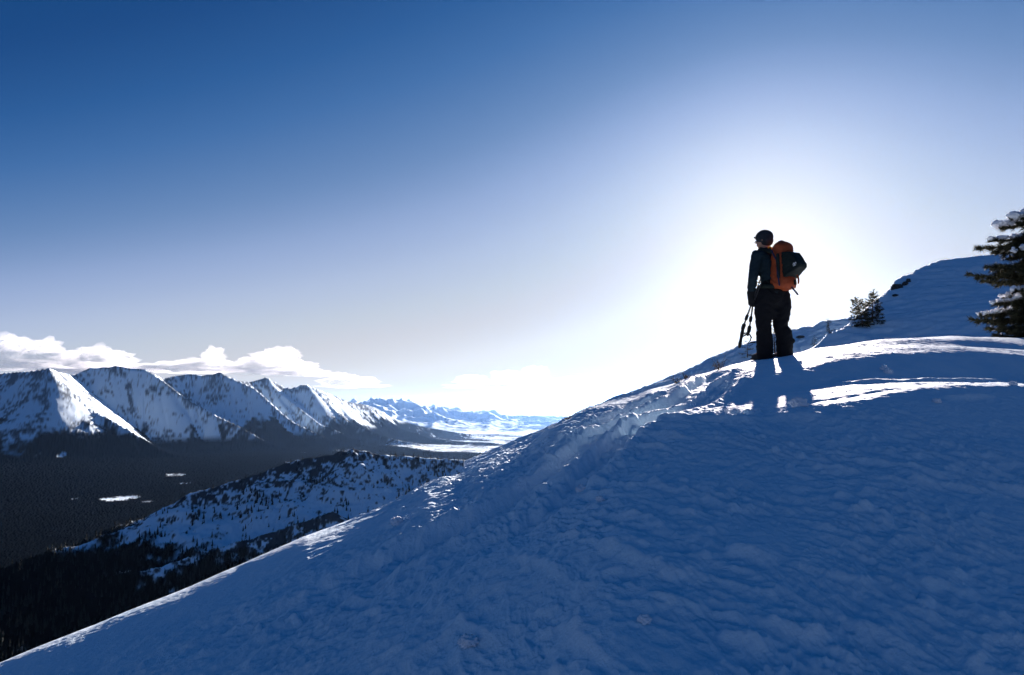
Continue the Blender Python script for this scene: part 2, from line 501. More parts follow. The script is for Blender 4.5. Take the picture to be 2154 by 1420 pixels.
# forest swallows the ridge towards its low end and foot
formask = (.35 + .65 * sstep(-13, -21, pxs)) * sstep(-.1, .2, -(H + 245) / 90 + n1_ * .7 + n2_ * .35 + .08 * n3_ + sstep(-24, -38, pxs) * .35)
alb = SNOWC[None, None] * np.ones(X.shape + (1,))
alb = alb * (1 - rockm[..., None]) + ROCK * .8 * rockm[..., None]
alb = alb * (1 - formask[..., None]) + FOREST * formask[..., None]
rng = np.random.default_rng(6)
H = H + formask * (rng.random(H.shape) ** 1.5) * np.interp(DD, [500, 1200], [1.5, 7])
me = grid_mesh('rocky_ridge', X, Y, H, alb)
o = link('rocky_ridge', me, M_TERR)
tag(o, 'rocky ridge of snow and dark trees below the snow slope', 'ridge', kind='structure')
MIDFOR = (X.copy(), Y.copy(), H.copy(), formask.copy(), rockm.copy(), AZ.copy(), DD.copy())

# ---- mountain range and valley
RNG = [
    pol([(-400, 800, 7600), (-150, 790, 7500), (0, 783, 7200), (50, 780, 7000), (98, 774, 6900)]),
    pol([(98, 774, 6900), (112, 790, 6860), (140, 815, 6800), (165, 840, 6740), (195, 862, 6680), (235, 882, 6600), (275, 905, 6500), (340, 950, 6300), (420, 1000, 6100)]),
    pol([(98, 774, 6900), (70, 795, 6880), (20, 840, 6850), (-40, 890, 6800), (-150, 960, 6700)]),
    pol([(98, 774, 6900), (130, 784, 7500), (158, 789, 8000), (190, 773, 8170), (215, 771, 8160), (247, 769, 8200), (270, 775, 8200), (300, 777, 8200)]),
    pol([(300, 777, 8200), (322, 787, 8130), (357, 809, 8010), (406, 846, 7850), (455, 873, 7700), (520, 905, 7500), (610, 955, 7250)]),
    pol([(247, 769, 8300), (262, 800, 8180), (285, 835, 8080), (310, 870, 8000)]),
    pol([(300, 777, 8200), (335, 795, 8380), (370, 787, 8560), (400, 787, 8580), (430, 786, 8560), (462, 783, 8600)]),
    pol([(462, 783, 8600), (500, 800, 8500), (530, 815, 8410), (575, 853, 8260), (615, 886, 8130), (690, 925, 7900), (760, 955, 7650)]),
    pol([(462, 783, 8600), (478, 815, 8480), (500, 850, 8380), (518, 880, 8300)]),
    pol([(462, 783, 8600), (500, 801, 8800), (530, 803, 9000), (567, 792, 9200), (600, 812, 9300), (615, 816, 9350), (640, 807, 9430), (660, 816, 9500)]),
    pol([(567, 792, 9200), (590, 825, 9080), (625, 855, 8900), (680, 895, 8640), (760, 930, 8300)]),
    pol([(660, 816, 9500), (690, 826, 9700), (715, 834, 9950), (740, 846, 10200), (770, 851, 10500), (789, 857, 10800)]),
    pol([(660, 816, 9500), (690, 850, 9350), (730, 885, 9130), (800, 918, 8800), (880, 945, 8350)]),
    pol([(789, 857, 10800), (810, 882, 10700), (850, 905, 10350), (900, 925, 9800), (970, 945, 9100)]),
    pol([(789, 857, 10800), (830, 880, 11500), (880, 896, 12300), (960, 911, 13300), (1060, 925, 14200)]),
]


def floor_z(D):
    return -470 - .036 * np.maximum(D - 6000, 0)


def range_h(X, Y, DD):
    wx = X + 70 * fbm(X / 900, Y / 900, 2, 301); wy = Y + 70 * fbm(X / 900 + 7, Y / 900, 2, 303)
    H, D, S = ridge_field(wx, wy, RNG, lambda d: .72 * d + 90 * (1 - np.exp(-d / 250)))
    a = 1 - np.exp(-(D + 25) / 200)
    rib = ridged(S / 210 + .25 * pn(X / 300, Y / 300, 305), D / 1500, 3, 311) - .9
    H = H + a * (28 * rib + 32 * fbm(X / 480, Y / 480, 4, 321, .42)) + 4.5 * fbm(X / 95, Y / 95, 3, 331) * (.3 + a)
    fl = floor_z(DD) + 26 * fbm(X / 1400, Y / 1400, 3, 341) + 60 * np.clip(-(X + 3000) / 4000, 0, 2)
    k = 60.0
    m = np.maximum(H, fl)
    H2 = m + k * np.log(np.exp((H - m) / k) + np.exp((fl - m) / k))
    return H2, H - fl, D, S, rib


X, Y, DD, AZ = polar(-46, 16, 1250, 750, 17000, 760)
H, above, D, S, rib = range_h(X, Y, DD)
# the near side of the valley climbs towards our own mountain
H = H + 60 * sstep(3000, 900, DD)
ga = np.gradient(H, axis=1) / (np.gradient(X, axis=1) ** 2 + np.gradient(Y, axis=1) ** 2) ** .5
gr = np.gradient(H, axis=0) / np.gradient(DD, axis=0)
steep = np.hypot(ga, gr)
n1_ = fbm(X / 700, Y / 700, 4, 401); n2_ = fbm(X / 120, Y / 120, 4, 403); n3_ = fbm(X / 45, Y / 45, 2, 405)
tl = -165 + 230 * n1_ + 90 * n2_ + 55 * n3_ - 130 * np.clip(.25 - rib, 0, 1)
tl = tl - .012 * np.maximum(DD - 7000, 0)
chute = sstep(.70, .93, 1 - 1.7 * np.abs(pn(S / 240 + .2 * pn(X / 200, Y / 200, 415), D / 2600, 417))) * sstep(-.1, .25, pn(S / 700, D / 5000, 419) + .1)
tl = tl - 60 - 210 * chute
tl = np.maximum(tl, -385)
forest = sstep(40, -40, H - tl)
flute = ridged(S / 75 + .3 * n2_, D / 700, 3, 421) - 1.0
n4_ = fbm(X / 14, Y / 24, 2, 423)
rockm = .88 * sstep(-.05, .28, .40 * n2_ + .35 * n3_ + .40 * n4_ + .42 * flute + .30 * n1_ + .12 * np.exp(-D / 60) + .02)
# open snow fields on the valley floor, more of them towards the far sunny end
fieldn = fbm(X / 900 + .4 * Y / 900, Y / 2600, 4, 411) + .35 * n2_ + .2 * n3_
open_ = sstep(.02, .16, fieldn - 1.05 + 1.45 * sstep(-2700, -300, X) * sstep(4800, 7000, DD)) * sstep(260, 40, above)
forest = forest * (1 - open_)
for px, py, d, ra, rb in [(370, 1000, 4600, 42, 75), (250, 1050, 3600, 75, 80), (390, 1018, 4300, 30, 20), (310, 1057, 3500, 22, 25), (185, 880, 5750, 110, 160), (130, 958, 4900, 20, 40), (160, 1050, 3600, 18, 20)]:
    c = wdir(px, py)
    az_c = math.atan2(c.x, c.y)
    # drop the clearing where this sight line meets the ground
    j = int(np.argmin(np.abs(AZ[0] - az_c)))
    vis = H[:, j] / DD[:, j]
    i = int(np.argmax(vis >= c.z)) if (vis >= c.z).any() else int(np.argmin(np.abs(DD[:, 0] - d)))
    cx, cy = X[i, j], Y[i, j]
    q = ((X - cx) / ra) ** 2 + ((Y - cy) / rb) ** 2
    forest = forest * (1 - sstep(1.3, .7, q + 1.2 * n3_ + .8 * n2_))
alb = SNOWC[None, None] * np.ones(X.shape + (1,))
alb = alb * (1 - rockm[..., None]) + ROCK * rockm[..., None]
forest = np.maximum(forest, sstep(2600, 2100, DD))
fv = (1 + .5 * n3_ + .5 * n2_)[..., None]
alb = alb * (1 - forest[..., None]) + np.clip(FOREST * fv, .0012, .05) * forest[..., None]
rng = np.random.default_rng(5)
H = H + forest * (rng.random(H.shape) ** 1.5) * np.interp(DD, [800, 2500, 4500], [2, 5, 9])
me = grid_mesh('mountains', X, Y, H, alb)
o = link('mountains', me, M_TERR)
tag(o, 'snowy mountain range with forested lower slopes above the dark valley', 'mountain range', kind='structure')

# ---- far mountains
X, Y, DD, AZ = polar(-26, 40, 1000, 16500, 40000, 300)
FARC = np.array([(560, 850), (740, 838), (770, 843), (790, 841), (815, 839), (826, 838), (838, 846), (850, 841), (880, 845), (900, 853), (915, 850), (940, 860), (960, 862), (1000, 866), (1030, 864), (1060, 876), (1090, 880), (1130, 874), (1165, 879), (1250, 885), (1500, 885), (2300, 890)], float)
faz = np.array([math.atan2(wdir(a, b).x, wdir(a, b).y) for a, b in FARC]); ft = np.array([wdir(a, b).z for a, b in FARC])
t1 = np.interp(AZ, faz, ft)
base = floor_z(DD)
c1 = t1 * 28000
e1 = np.exp(-((DD - 28000) / 6200) ** 2)
c2 = (-62.0 / F + .012 * pn(AZ * 9, AZ * 0 + 3, 501)) * 21000
e2 = np.exp(-((DD - 21000 - 900 * np.sin(AZ * 25)) / 1700) ** 2)
rd = ridged(X / 2300, Y / 2600, 5, 511) / 1.9
H = base + np.maximum((c1 - base) * e1 * (.62 + .46 * rd), np.maximum(c2 - base, 60) * e2 * (.6 + .45 * rd)) + 190 * (rd - .5) * np.maximum(e1, e2)
n1_ = fbm(X / 1500, Y / 1500, 4, 521); n2_ = fbm(X / 350, Y / 350, 3, 523)
forest = .25 * sstep(-.1, -.4, (H - base) / 500 - .95 + n1_ * .9 + n2_ * .5) * sstep(25, 130, H - base)
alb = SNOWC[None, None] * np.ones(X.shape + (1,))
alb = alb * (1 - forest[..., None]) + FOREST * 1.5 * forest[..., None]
me = grid_mesh('distant_mountains', X, Y, H, alb)
o = link('distant_mountains', me, M_TERR)
tag(o, 'pale distant mountains fading into haze at the end of the valley', 'mountains', kind='structure')

# ---- ground under everything, out to the horizon
gs = 90000.0
gm = mesh_np('ground', [(-gs, -gs, -1900), (gs, -gs, -1900), (gs, gs, -1900), (-gs, gs, -1900)], [(0, 1, 2, 3)])
o = link('ground', gm, mat('lowland', (.10, .12, .13), .9)); tag(o, 'dark lowland ground far below the mountains', 'ground', kind='structure')


# ------------------------------------------------------------------ needles and wood, as triangle soups
class Soup:
    def __init__(self): self.v = []; self.f = []; self.n = 0

    def add(self, v, f):
        self.v.append(np.asarray(v, float)); self.f.append(np.asarray(f, int) + self.n); self.n += len(v)

    def tube(self, pts, rads, k=5):
        pts = [np.asarray(p, float) for p in pts]; ring = []
        for i, p in enumerate(pts):
            t = pts[min(i + 1, len(pts) - 1)] - pts[max(i - 1, 0)]; t = t / (np.linalg.norm(t) + 1e-9)
            a = np.cross(t, [0, 0, 1.0]) if abs(t[2]) < .9 else np.cross(t, [1.0, 0, 0]); a /= np.linalg.norm(a); b = np.cross(t, a)
            an = np.arange(k) * 2 * np.pi / k
            ring.append(p + rads[i] * (np.cos(an)[:, None] * a + np.sin(an)[:, None] * b))
        v = np.concatenate(ring); f = []
        for i in range(len(pts) - 1):
            for j in range(k):
                a0 = i * k + j; a1 = i * k + (j + 1) % k
                f += [(a0, a1, a1 + k), (a0, a1 + k, a0 + k)]
        self.add(v, f)

    def mesh(self, name, smooth=False):
        return mesh_np(name, np.concatenate(self.v), np.concatenate(self.f), smooth)


def needles(sp, p0, p1, n, ln, wd, rng, up=.25):
    """a bottlebrush of needles round the shoot p0-p1"""
    p0 = np.asarray(p0, float); p1 = np.asarray(p1, float); ax = p1 - p0; L = np.linalg.norm(ax) + 1e-9; ax = ax / L
    u = np.cross(ax, [0.3, 0.2, .93]); u /= np.linalg.norm(u) + 1e-9; w = np.cross(u, ax)
    t = rng.random(n); an = rng.random(n) * 2 * np.pi
    base = p0 + t[:, None] * (p1 - p0)
    d = (np.cos(an)[:, None] * u + np.sin(an)[:, None] * w) + ax * (.7 + .5 * rng.random(n)[:, None]) + np.array([0, 0, up])
    d /= np.linalg.norm(d, axis=1)[:, None]
    side = np.cross(d, rng.normal(size=(n, 3))); side /= np.linalg.norm(side, axis=1)[:, None] + 1e-9
    l = ln * (.7 + .6 * rng.random(n))[:, None]
    v = np.stack([base - side * wd * .5, base + side * wd * .5, base + d * l], 1).reshape(-1, 3)
    sp.add(v, np.arange(3 * n).reshape(-1, 3))


def ell(c, r, R=None, sub=3):
    bm = bmesh.new(); bmesh.ops.create_icosphere(bm, subdivisions=sub, radius=1.0)
    M = Matrix.Translation(Vector(c)) @ (R.to_4x4() if R is not None else Matrix.Identity(4)) @ Matrix.Diagonal((*r, 1))
    bm.transform(M); me = bpy.data.meshes.new('t'); bm.to_mesh(me); bm.free()
    v = np.array([x.co for x in me.vertices]); f = np.array([list(p.vertices) for p in me.polygons]); bpy.data.meshes.remove(me)
    return v, f


def limb(pts, rads, flat=1.0, axis=None, k=16, n=5):
    """closed tapered tube through joints, with round ends; flat squashes it along axis"""
    pts = [np.asarray(p, float) for p in pts]; P_ = []; Rr = []
    for i in range(len(pts) - 1):
        for q in range(n):
            u = q / n; P_.append(pts[i] * (1 - u) + pts[i + 1] * u); Rr.append(rads[i] * (1 - u) + rads[i + 1] * u)
    P_.append(pts[-1]); Rr.append(rads[-1])
    t0 = P_[0] - P_[1]; t0 /= np.linalg.norm(t0); t1 = P_[-1] - P_[-2]; t1 /= np.linalg.norm(t1)
    A = [(P_[0] + t0 * Rr[0] * math.sin(a), Rr[0] * math.cos(a)) for a in (1.45, 1.0, .5)]; B = [(P_[-1] + t1 * Rr[-1] * math.sin(a), Rr[-1] * math.cos(a)) for a in (.5, 1.0, 1.45)]
    seq = A + list(zip(P_, Rr)) + B
    V = []; prev = None
    for i, (p, r) in enumerate(seq):
        a = seq[max(i - 1, 0)][0]; b = seq[min(i + 1, len(seq) - 1)][0]; t = b - a; t /= np.linalg.norm(t) + 1e-9
        if prev is None: prev = np.cross(t, [.3, .9, .1])
        u = prev - t * (prev @ t); u /= np.linalg.norm(u); prev = u; w = np.cross(t, u)
        an = np.arange(k) * 2 * np.pi / k
        d = np.cos(an)[:, None] * u + np.sin(an)[:, None] * w
        if axis is not None: d = d - (1 - flat) * (d @ np.asarray(axis))[:, None] * np.asarray(axis)
        V.append(p + r * d)
    m = len(seq); V.append(seq[0][0][None]); V.append(seq[-1][0][None]); V = np.concatenate(V); F_ = []
    for i in range(m - 1):
        for j in range(k):
            a0 = i * k + j; a1 = i * k + (j + 1) % k; F_ += [(a0, a1, a1 + k), (a0, a1 + k, a0 + k)]
    for j in range(k):
        F_ += [(m * k, (j + 1) % k, j), (m * k + 1, (m - 1) * k + j, (m - 1) * k + (j + 1) % k)]
    return V, np.array(F_)


def rbox(c, size, R=None, bev=.03, taper=(1, 1), lean=0):
    """rounded box, top scaled by taper"""
    bm = bmesh.new(); bmesh.ops.create_cube(bm, size=1.0)
    for v in bm.verts:
        if v.co.z > 0: v.co.x *= taper[0]; v.co.y *= taper[1]; v.co.y += lean
        v.co = Vector((v.co.x * size[0], v.co.y * size[1], v.co.z * size[2]))
    bmesh.ops.bevel(bm, geom=bm.edges[:], offset=bev, segments=4, profile=.5, affect='EDGES')
    bmesh.ops.triangulate(bm, faces=bm.faces[:])
    bm.transform(Matrix.Translation(Vector(c)) @ (R.to_4x4() if R is not None else Matrix.Identity(4)))
    me = bpy.data.meshes.new('t'); bm.to_mesh(me); bm.free()
    v = np.array([x.co for x in me.vertices]); f = np.array([list(p.vertices) for p in me.polygons]); bpy.data.meshes.remove(me)
    return v, f


def blend(name, shapes, m, parent, vox=.012, smooth=6, wrinkle=0.0, wscale=9, seed=0):
    """fuse closed shapes into one continuous skin"""
    sp = Soup()
    for v, f in shapes: sp.add(v, f)
    me0 = sp.mesh('t'); ob = bpy.data.objects.new('t', me0); C.objects.link(ob)
    md = ob.modifiers.new('r', 'REMESH'); md.mode = 'VOXEL'; md.voxel_size = vox; md.use_smooth_shade = True
    ms = ob.modifiers.new('s', 'SMOOTH'); ms.iterations = smooth; ms.factor = .5
    dg = bpy.context.evaluated_depsgraph_get()
    me = bpy.data.meshes.new_from_object(ob.evaluated_get(dg)); me.name = name
    bpy.data.objects.remove(ob); bpy.data.meshes.remove(me0)
    if wrinkle:
        n_ = [v.normal.copy() for v in me.vertices]
        for v, nn in zip(me.vertices, n_):
            q = Vector((v.co.x * wscale, v.co.y * wscale, v.co.z * wscale * 2.2 + .8 * math.sin(v.co.x * 20)))
            v.co += nn * wrinkle * mnoise.fractal(q + Vector((seed, 0, 0)), .8, 2.1, 4)
    for p in me.polygons: p.use_smooth = True
    me.materials.clear()
    return link(name, me, m, parent)


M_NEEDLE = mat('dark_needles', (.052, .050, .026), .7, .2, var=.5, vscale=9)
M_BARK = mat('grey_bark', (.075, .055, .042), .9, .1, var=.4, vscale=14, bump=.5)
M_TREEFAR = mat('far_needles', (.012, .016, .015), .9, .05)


def branch(wood, leaf, p0, tip, rng, ln, dens, thick, droop=.12, twigs=True, wl=.35):
    """a bough from p0 to tip with side shoots, needles all along"""
    p0 = np.asarray(p0, float); tip = np.asarray(tip, float); L = np.linalg.norm(tip - p0)
    ns = max(4, int(L / .12)); us = np.linspace(0, 1, ns + 1)
    sag = droop * L
    pts = [p0 + u * (tip - p0) + np.array([0, 0, sag * (4 * u * (u - 1)) * .5]) + rng.normal(size=3) * .012 * L * u * (1 - u) for u in us]
    wood.tube(pts, [thick * (1 - .85 * u) for u in us], 4)
    dirn = (tip - p0) / L; sidev = np.cross(dirn, [0, 0, 1.0]); sidev /= np.linalg.norm(sidev) + 1e-9
    for i in range(ns):
        if us[i] > .12:
            needles(leaf, pts[i], pts[i + 1], max(3, int(dens * np.linalg.norm(pts[i + 1] - pts[i]))), ln, ln * .16, rng)
    if not twigs: return pts
    nt_ = max(3, int(L / .085))
    for j in range(nt_):
        u = .15 + .83 * (j + rng.random()) / nt_
        k = min(int(u * ns), ns - 1); b = pts[k] + (u * ns - k) * (pts[k + 1] - pts[k])
        sl_ = wl * L * (1.05 - u) * (.55 + .7 * rng.random()) + .04
        d = sidev * (1 if j % 2 else -1) + dirn * (.55 + .5 * rng.random()) + np.array([0, 0, rng.normal() * .28 - .05])
        d /= np.linalg.norm(d); e = b + d * sl_ + np.array([0, 0, -.06 * sl_])
        wood.tube([b, e], [thick * .3 * (1 - u) + .003, .002], 3)
        needles(leaf, b, e, max(4, int(dens * sl_)), ln, ln * .16, rng)
        if sl_ > .18:
            for q in range(int(sl_ / .09)):
                bb = b + d * sl_ * rng.uniform(.25, .95); dd = d * .8 + sidev * rng.normal() * .6 + np.array([0, 0, rng.normal() * .35]); dd /= np.linalg.norm(dd)
                ee = bb + dd * sl_ * .35
                needles(leaf, bb, ee, max(4, int(dens * sl_ * .35)), ln, ln * .16, rng)
    return pts


def conifer(name, base, h, rad, seed, label, group=None, lean=(0, 0), nb=34, ln=.05, dens=150, power=.9, gap=0.0, thin=1.0):
    """a young mountain conifer: tapered trunk, whorls of boughs, pointed leader"""
    rng = np.random.default_rng(seed)
    root = empty(name, base); tag(root, label, 'tree', group)
    wood = Soup(); leaf = Soup(); bough = Soup()
    ax = lambda t: np.array([lean[0] * t * t, lean[1] * t * t, h * t])
    wood.tube([ax(t) - (np.array([0, 0, .25]) if t == 0 else 0) for t in np.linspace(0, 1, 9)], [.028 * h * (1 - .93 * t) for t in np.linspace(0, 1, 9)], 7)
    for i in range(nb):
        t = .04 + .93 * (i + rng.random() * .7) / nb
        if rng.random() < gap: continue
        L = rad * (1 - t) ** power * rng.uniform(.65, 1.15) + .05 * h
        an = i * 2.4 + rng.normal() * .4
        rise = (-.25 + .9 * t) * L + rng.normal() * .05 * L
        p = ax(t)
        branch(bough, leaf, p, p + np.array([math.cos(an) * L, math.sin(an) * L, rise]), rng, ln, dens, .010 * h * (1 - t) + .004, .10, L > .15, .42 * thin)
    needles(leaf, ax(.86), ax(1.0) + np.array([0, 0, ln]), int(dens * h * .16), ln, ln * .16, rng)
    tr = link('trunk', wood.mesh('trunk', True), M_BARK, root)
    link('branches', bough.mesh('branches'), M_BARK, root)
    link('needles', leaf.mesh('needles'), M_NEEDLE, root)
    return root


def on_hill(px, py, hz, d0, d1):
    """first point of a hill on a sight line"""
    w = wdir(px, py)
    for d in np.linspace(d0, d1, 600):
        if hz(w.x * d, w.y * d) >= w.z * d: return Vector((w.x * d, w.y * d, hz(w.x * d, w.y * d)))
    d = (d0 + d1) / 2
    return Vector((w.x * d, w.y * d, hz(w.x * d, w.y * d)))


GF = 'young conifers on the snow behind the crest'
b1 = on_hill(1826, 684, hillA, 22, 44); k1 = b1.length / F * 1.06
conifer('young_conifer', b1 + Vector((-.20, 0, -.12)), 50 * k1, 19 * k1, 11, 'rounded shorter dark conifer of the pair halfway up the snow hill edge', GF, (-.22, 0), 46, .085, 190, .5)
conifer('young_conifer', b1 + Vector((.27, .2, -.12)), 66 * k1, 23 * k1, 12, 'taller dark conifer of the pair halfway up the snow hill edge', GF, (.16, .1), 52, .085, 180, .75)
b2 = on_hill(1746, 719, hillB, 66, 95); k2 = b2.length / F * 1.05
conifer('young_conifer', b2 + Vector((0, 0, -.2)), 44 * k2, 13 * k2, 13, 'thin sparse conifer on the far snow hill right of the person', GF, (-.1, 0), 26, .13, 60, .8, .12, .8)
b3 = on_hill(1713, 729, hillB, 66, 95)
conifer('young_conifer', b3 + Vector((0, 0, -.2)), 22 * k2, 8 * k2, 14, 'tiny dark conifer beside the right boot of the person', GF, (.1, 0), 16, .12, 60, .8, .1, .8)
b4 = on_hill(1630, 752, hillB, 66, 95)
conifer('young_conifer', b4 + Vector((0, 0, -.2)), 62 * k2, 11 * k2, 15, 'sapling showing between the legs of the standing person', GF, (0, 0), 26, .12, 55, .8, .1, .8)
b5 = on_hill(1572, 752, hillB, 66, 95)
conifer('young_conifer', b5 + Vector((0, 0, -.2)), 40 * k2, 18 * k2, 16, 'scraggly sapling on the snow below the hanging poles', GF, (.2, 0), 18, .12, 40, .7, .25, .9)

# dry twigs poking through the snow of the crest
M_TWIG = mat('dry_twigs', (.12, .085, .05), .9, .1)
for i, (px, py, hh) in enumerate([(1512, 773, .16), (1423, 800, .09), (1444, 794, .08), (1190, 884, .07)]):
    gx_, gy_ = near_xy(px, py); rng = np.random.default_rng(60 + i)
    sp = Soup()
    for k in range(9):
        p = np.array([rng.normal() * .003, rng.normal() * .003, -.03]); q = p + np.array([rng.normal() * .35 * hh, rng.normal() * .35 * hh, hh * rng.uniform(.5, 1.1)])
        sp.tube([p, (p + q) / 2 + rng.normal(size=3) * .01, q], [.004, .003, .0015], 3)
        for _ in range(5):
            a = p + (q - p) * rng.uniform(.35, 1); sp.tube([a, a + rng.normal(size=3) * .25 * hh], [.003, .0012], 3)
    o = link('twig_tuft', sp.mesh('twig_tuft'), M_TWIG)
    o.location = (gx_, gy_, ground(gx_, gy_))
    tag(o, ['tallest dry twig tuft on the skyline crest left of the person', 'small twig tuft lower along the skyline crest', 'small twig tuft in the middle of the skyline crest', 'lowest twig tuft where the skyline drops to the valley'][i], 'twigs', 'twig tufts along the skyline of the crest')

# rocks on the edge of the snow hill
M_ROCK = mat('dark_rock', (.05, .05, .055), .9, .2, var=.4, vscale=8, bump=.6, bscale=12)


def lump(name, loc, r, seed, m, squash=(1, 1, 1), amp=.35, sub=3, parent=None, freq=1.3):
    bm = bmesh.new(); bmesh.ops.create_icosphere(bm, subdivisions=sub, radius=1.0)
    for v in bm.verts:
        d = v.co.normalized()
        k = 1 + amp * mnoise.fractal(d * freq + Vector((seed * 3.1, seed, 0)), 1.0, 2.0, 4)
        v.co = Vector((d.x * squash[0], d.y * squash[1], d.z * squash[2])) * k * r
    me = bpy.data.meshes.new(name); bm.to_mesh(me); bm.free()
    for p in me.polygons: p.use_smooth = True
    o = link(name, me, m, parent); o.location = loc
    return o


for i, (px, py, r, sq, lb) in enumerate([(1888, 607, .19, (1.4, 1, .9), 'largest dark rock breaking the edge of the snow hill'), (1903, 600, .11, (1.2, 1, 1), 'middle dark rock near the top of the rock row'),
                                     (1911, 594, .12, (.8, 1, 1.3), 'topmost dark rock of the row on the snow hill edge'), (1884, 623, .09, (1.5, 1, .6), 'lowest dark rock below the others on the snow hill')]):
    p = on_hill(px, py, hillA, 24, 48)
    tag(lump('rock', p, r, 20 + i, M_ROCK, sq, .5), lb, 'rock', 'rocks on the edge of the snow hill')
p = on_hill(1686, 710, hillB, 66, 95)
tag(lump('rock', p, .30, 29, M_ROCK, (1.9, 1, .45), .5), 'flat dark rock on the far snow hill right of the legs', 'rock')

# snow chunks lying on the slope
M_CHUNK = snow_mat('snow_chunk', 60, .01, .5)
M_CHUNK.node_tree.nodes['Principled BSDF'].inputs['Base Color'].default_value = (.84, .87, .93, 1)
for i, (px, py, r, lb) in enumerate([(835, 1103, .052, 'round sunlit snow chunk alone left of the boot track'), (1226, 1012, .050, 'ragged sunlit snow chunk beside the middle of the boot track'),
                                     (985, 1362, .050, 'square pale snow chunk at the bottom of the slope'), (1681, 880, .075, 'pale snow chunk on the shaded slope below the shadow of the person'),
                                     (2133, 842, .036, 'snow ball on the slope near the right end of the bright band'), (1972, 874, .035, 'small snow ball at the left end of the thin bright line'),
                                     (1858, 757, .05, 'snow ball in the dark hollow of the crest'), (1868, 760, .055, 'second snow ball in the dark hollow with a rounder shape'),
                                     (1355, 1312, .032, 'small pale snow chunk low on the middle of the slope'), (1262, 1050, .026, 'crumb of snow below the ragged snow chunk')]):
    gx_, gy_ = near_xy(px, py)
    r *= .62
    o = lump('snow_chunk', (gx_, gy_, ground(gx_, gy_) + r * .35), r, 40 + i, M_CHUNK, (1.15, 1, .8), .55, 4, None, 2.1)
    tag(o, lb, 'snow chunk', 'snow chunks lying on the slope')

# ------------------------------------------------------------------ snowy fir at the edge of the picture
TD = 14.6
tb = P(2262, 720, TD)
tb.z = min(tb.z, ground(tb.x, tb.y) + .0) if False else tb.z - .6
root = empty('snowy_fir', tb); tag(root, 'dark fir with snow loaded boughs cut by the picture edge', 'tree')
rng = np.random.default_rng(77)
wood = Soup(); leaf = Soup(); bough = Soup()
TH = 4.2
wood.tube([(.05 * math.sin(3 * t), .04 * t, -.5 + (TH + .5) * t) for t in np.linspace(0, 1, 14)], [.15 * (1 - .9 * t) + .01 for t in np.linspace(0, 1, 14)], 9)
BOUGHS = [  # tip pixel, depth offset, root height above the visible base pixel row
    (2036, 577, -.15, 560), (2052, 522, .2, 480), (2082, 506, -.1, 470), (2100, 480, .05, 430), (2128, 462, -.1, 410), (2150, 462, .1, 400),
    (2096, 560, .35, 520), (2120, 590, -.3, 560), (2075, 560, -.45, 545), (2040, 672, -.1, 640), (2062, 664, .3, 612), (2090, 640, -.2, 590), (2110, 628, .1, 585),
    (2100, 690, -.4, 660), (2118, 700, .2, 680), (2090, 705, -.1, 690), (2135, 612, -.5, 580), (2140, 530, -.4, 490), (2125, 655, -.5, 630), (2140, 690, -.6, 665),
    (2088, 532, .3, 500), (2104, 520, -.3, 470), (2118, 545, .25, 500), (2128, 505, .3, 450), (2066, 592, .3, 570), (2102, 675, .35, 650), (2076, 690, .2, 672),
    (2150, 570, -.6, 535), (2160, 620, -.7, 590), (2165, 500, -.6, 455), (2175, 660, -.75, 640), (2180, 550, -.8, 520), (2190, 600, -.8, 570), (2195, 690, -.9, 670), (2185, 470, -.6, 420)]
FIRSNOW = {}
SNOWY = {2: .05, 3: .095, 4: .085, 5: .09, 11: .075, 12: .075, 10: .05, 23: .05, 17: .06, 16: .05}
for i, (px, py, dy, ry) in enumerate(BOUGHS):
    tip = np.array(P(px, py, TD + dy) - tb); rz_ = P(2262, ry, TD).z - tb.z
    pts = branch(bough, leaf, (0, 0, rz_), tip, rng, .085, 460, .022, .16, True, .34)
    if i in SNOWY: FIRSNOW[i] = pts
for i in range(46):
    t = .10 + .86 * (i + rng.random()) / 46; an = rng.uniform(-1.25, 1.35); L = 1.75 * (1 - t) ** .8 * rng.uniform(.7, 1.1) + .12
    z = TH * t; branch(bough, leaf, (0, 0, z), (math.cos(an) * L, math.sin(an) * L, z - .10 * L + .5 * L * t), rng, .085, 260, .02, .1, True, .3)
link('trunk', wood.mesh('trunk', True), M_BARK, root)
link('branches', bough.mesh('branches'), M_BARK, root)
link('needles', leaf.mesh('needles'), M_NEEDLE, root)
for i, pts in FIRSNOW.items():
    # snow moulded over the upper side of a bough, thickest near its end
    sh = []
    n_ = len(pts)
    px, py, dy, ry = BOUGHS[i]
    big = SNOWY.get(i, .075)
    for k in range(n_):
        u = k / (n_ - 1)
        if u < .34: continue
        p = np.asarray(pts[k]); r = max(.05, big * rng.uniform(.55, 1.2)) * (.75 + .45 * math.sin(math.pi * min(1, (u - .25) / .8)))
        for q in range(2):
            c = p + np.array([rng.normal() * .035, rng.normal() * .035, r * .55 + .02])
            rr_ = r * rng.uniform(.6, 1.0)
            sh.append(ell(c, (rr_ * 1.15, rr_ * 1.1, rr_ * .78)))
    if sh: blend('snow_load', sh, M_CHUNK, root, .012, 2, .040, 11, i)

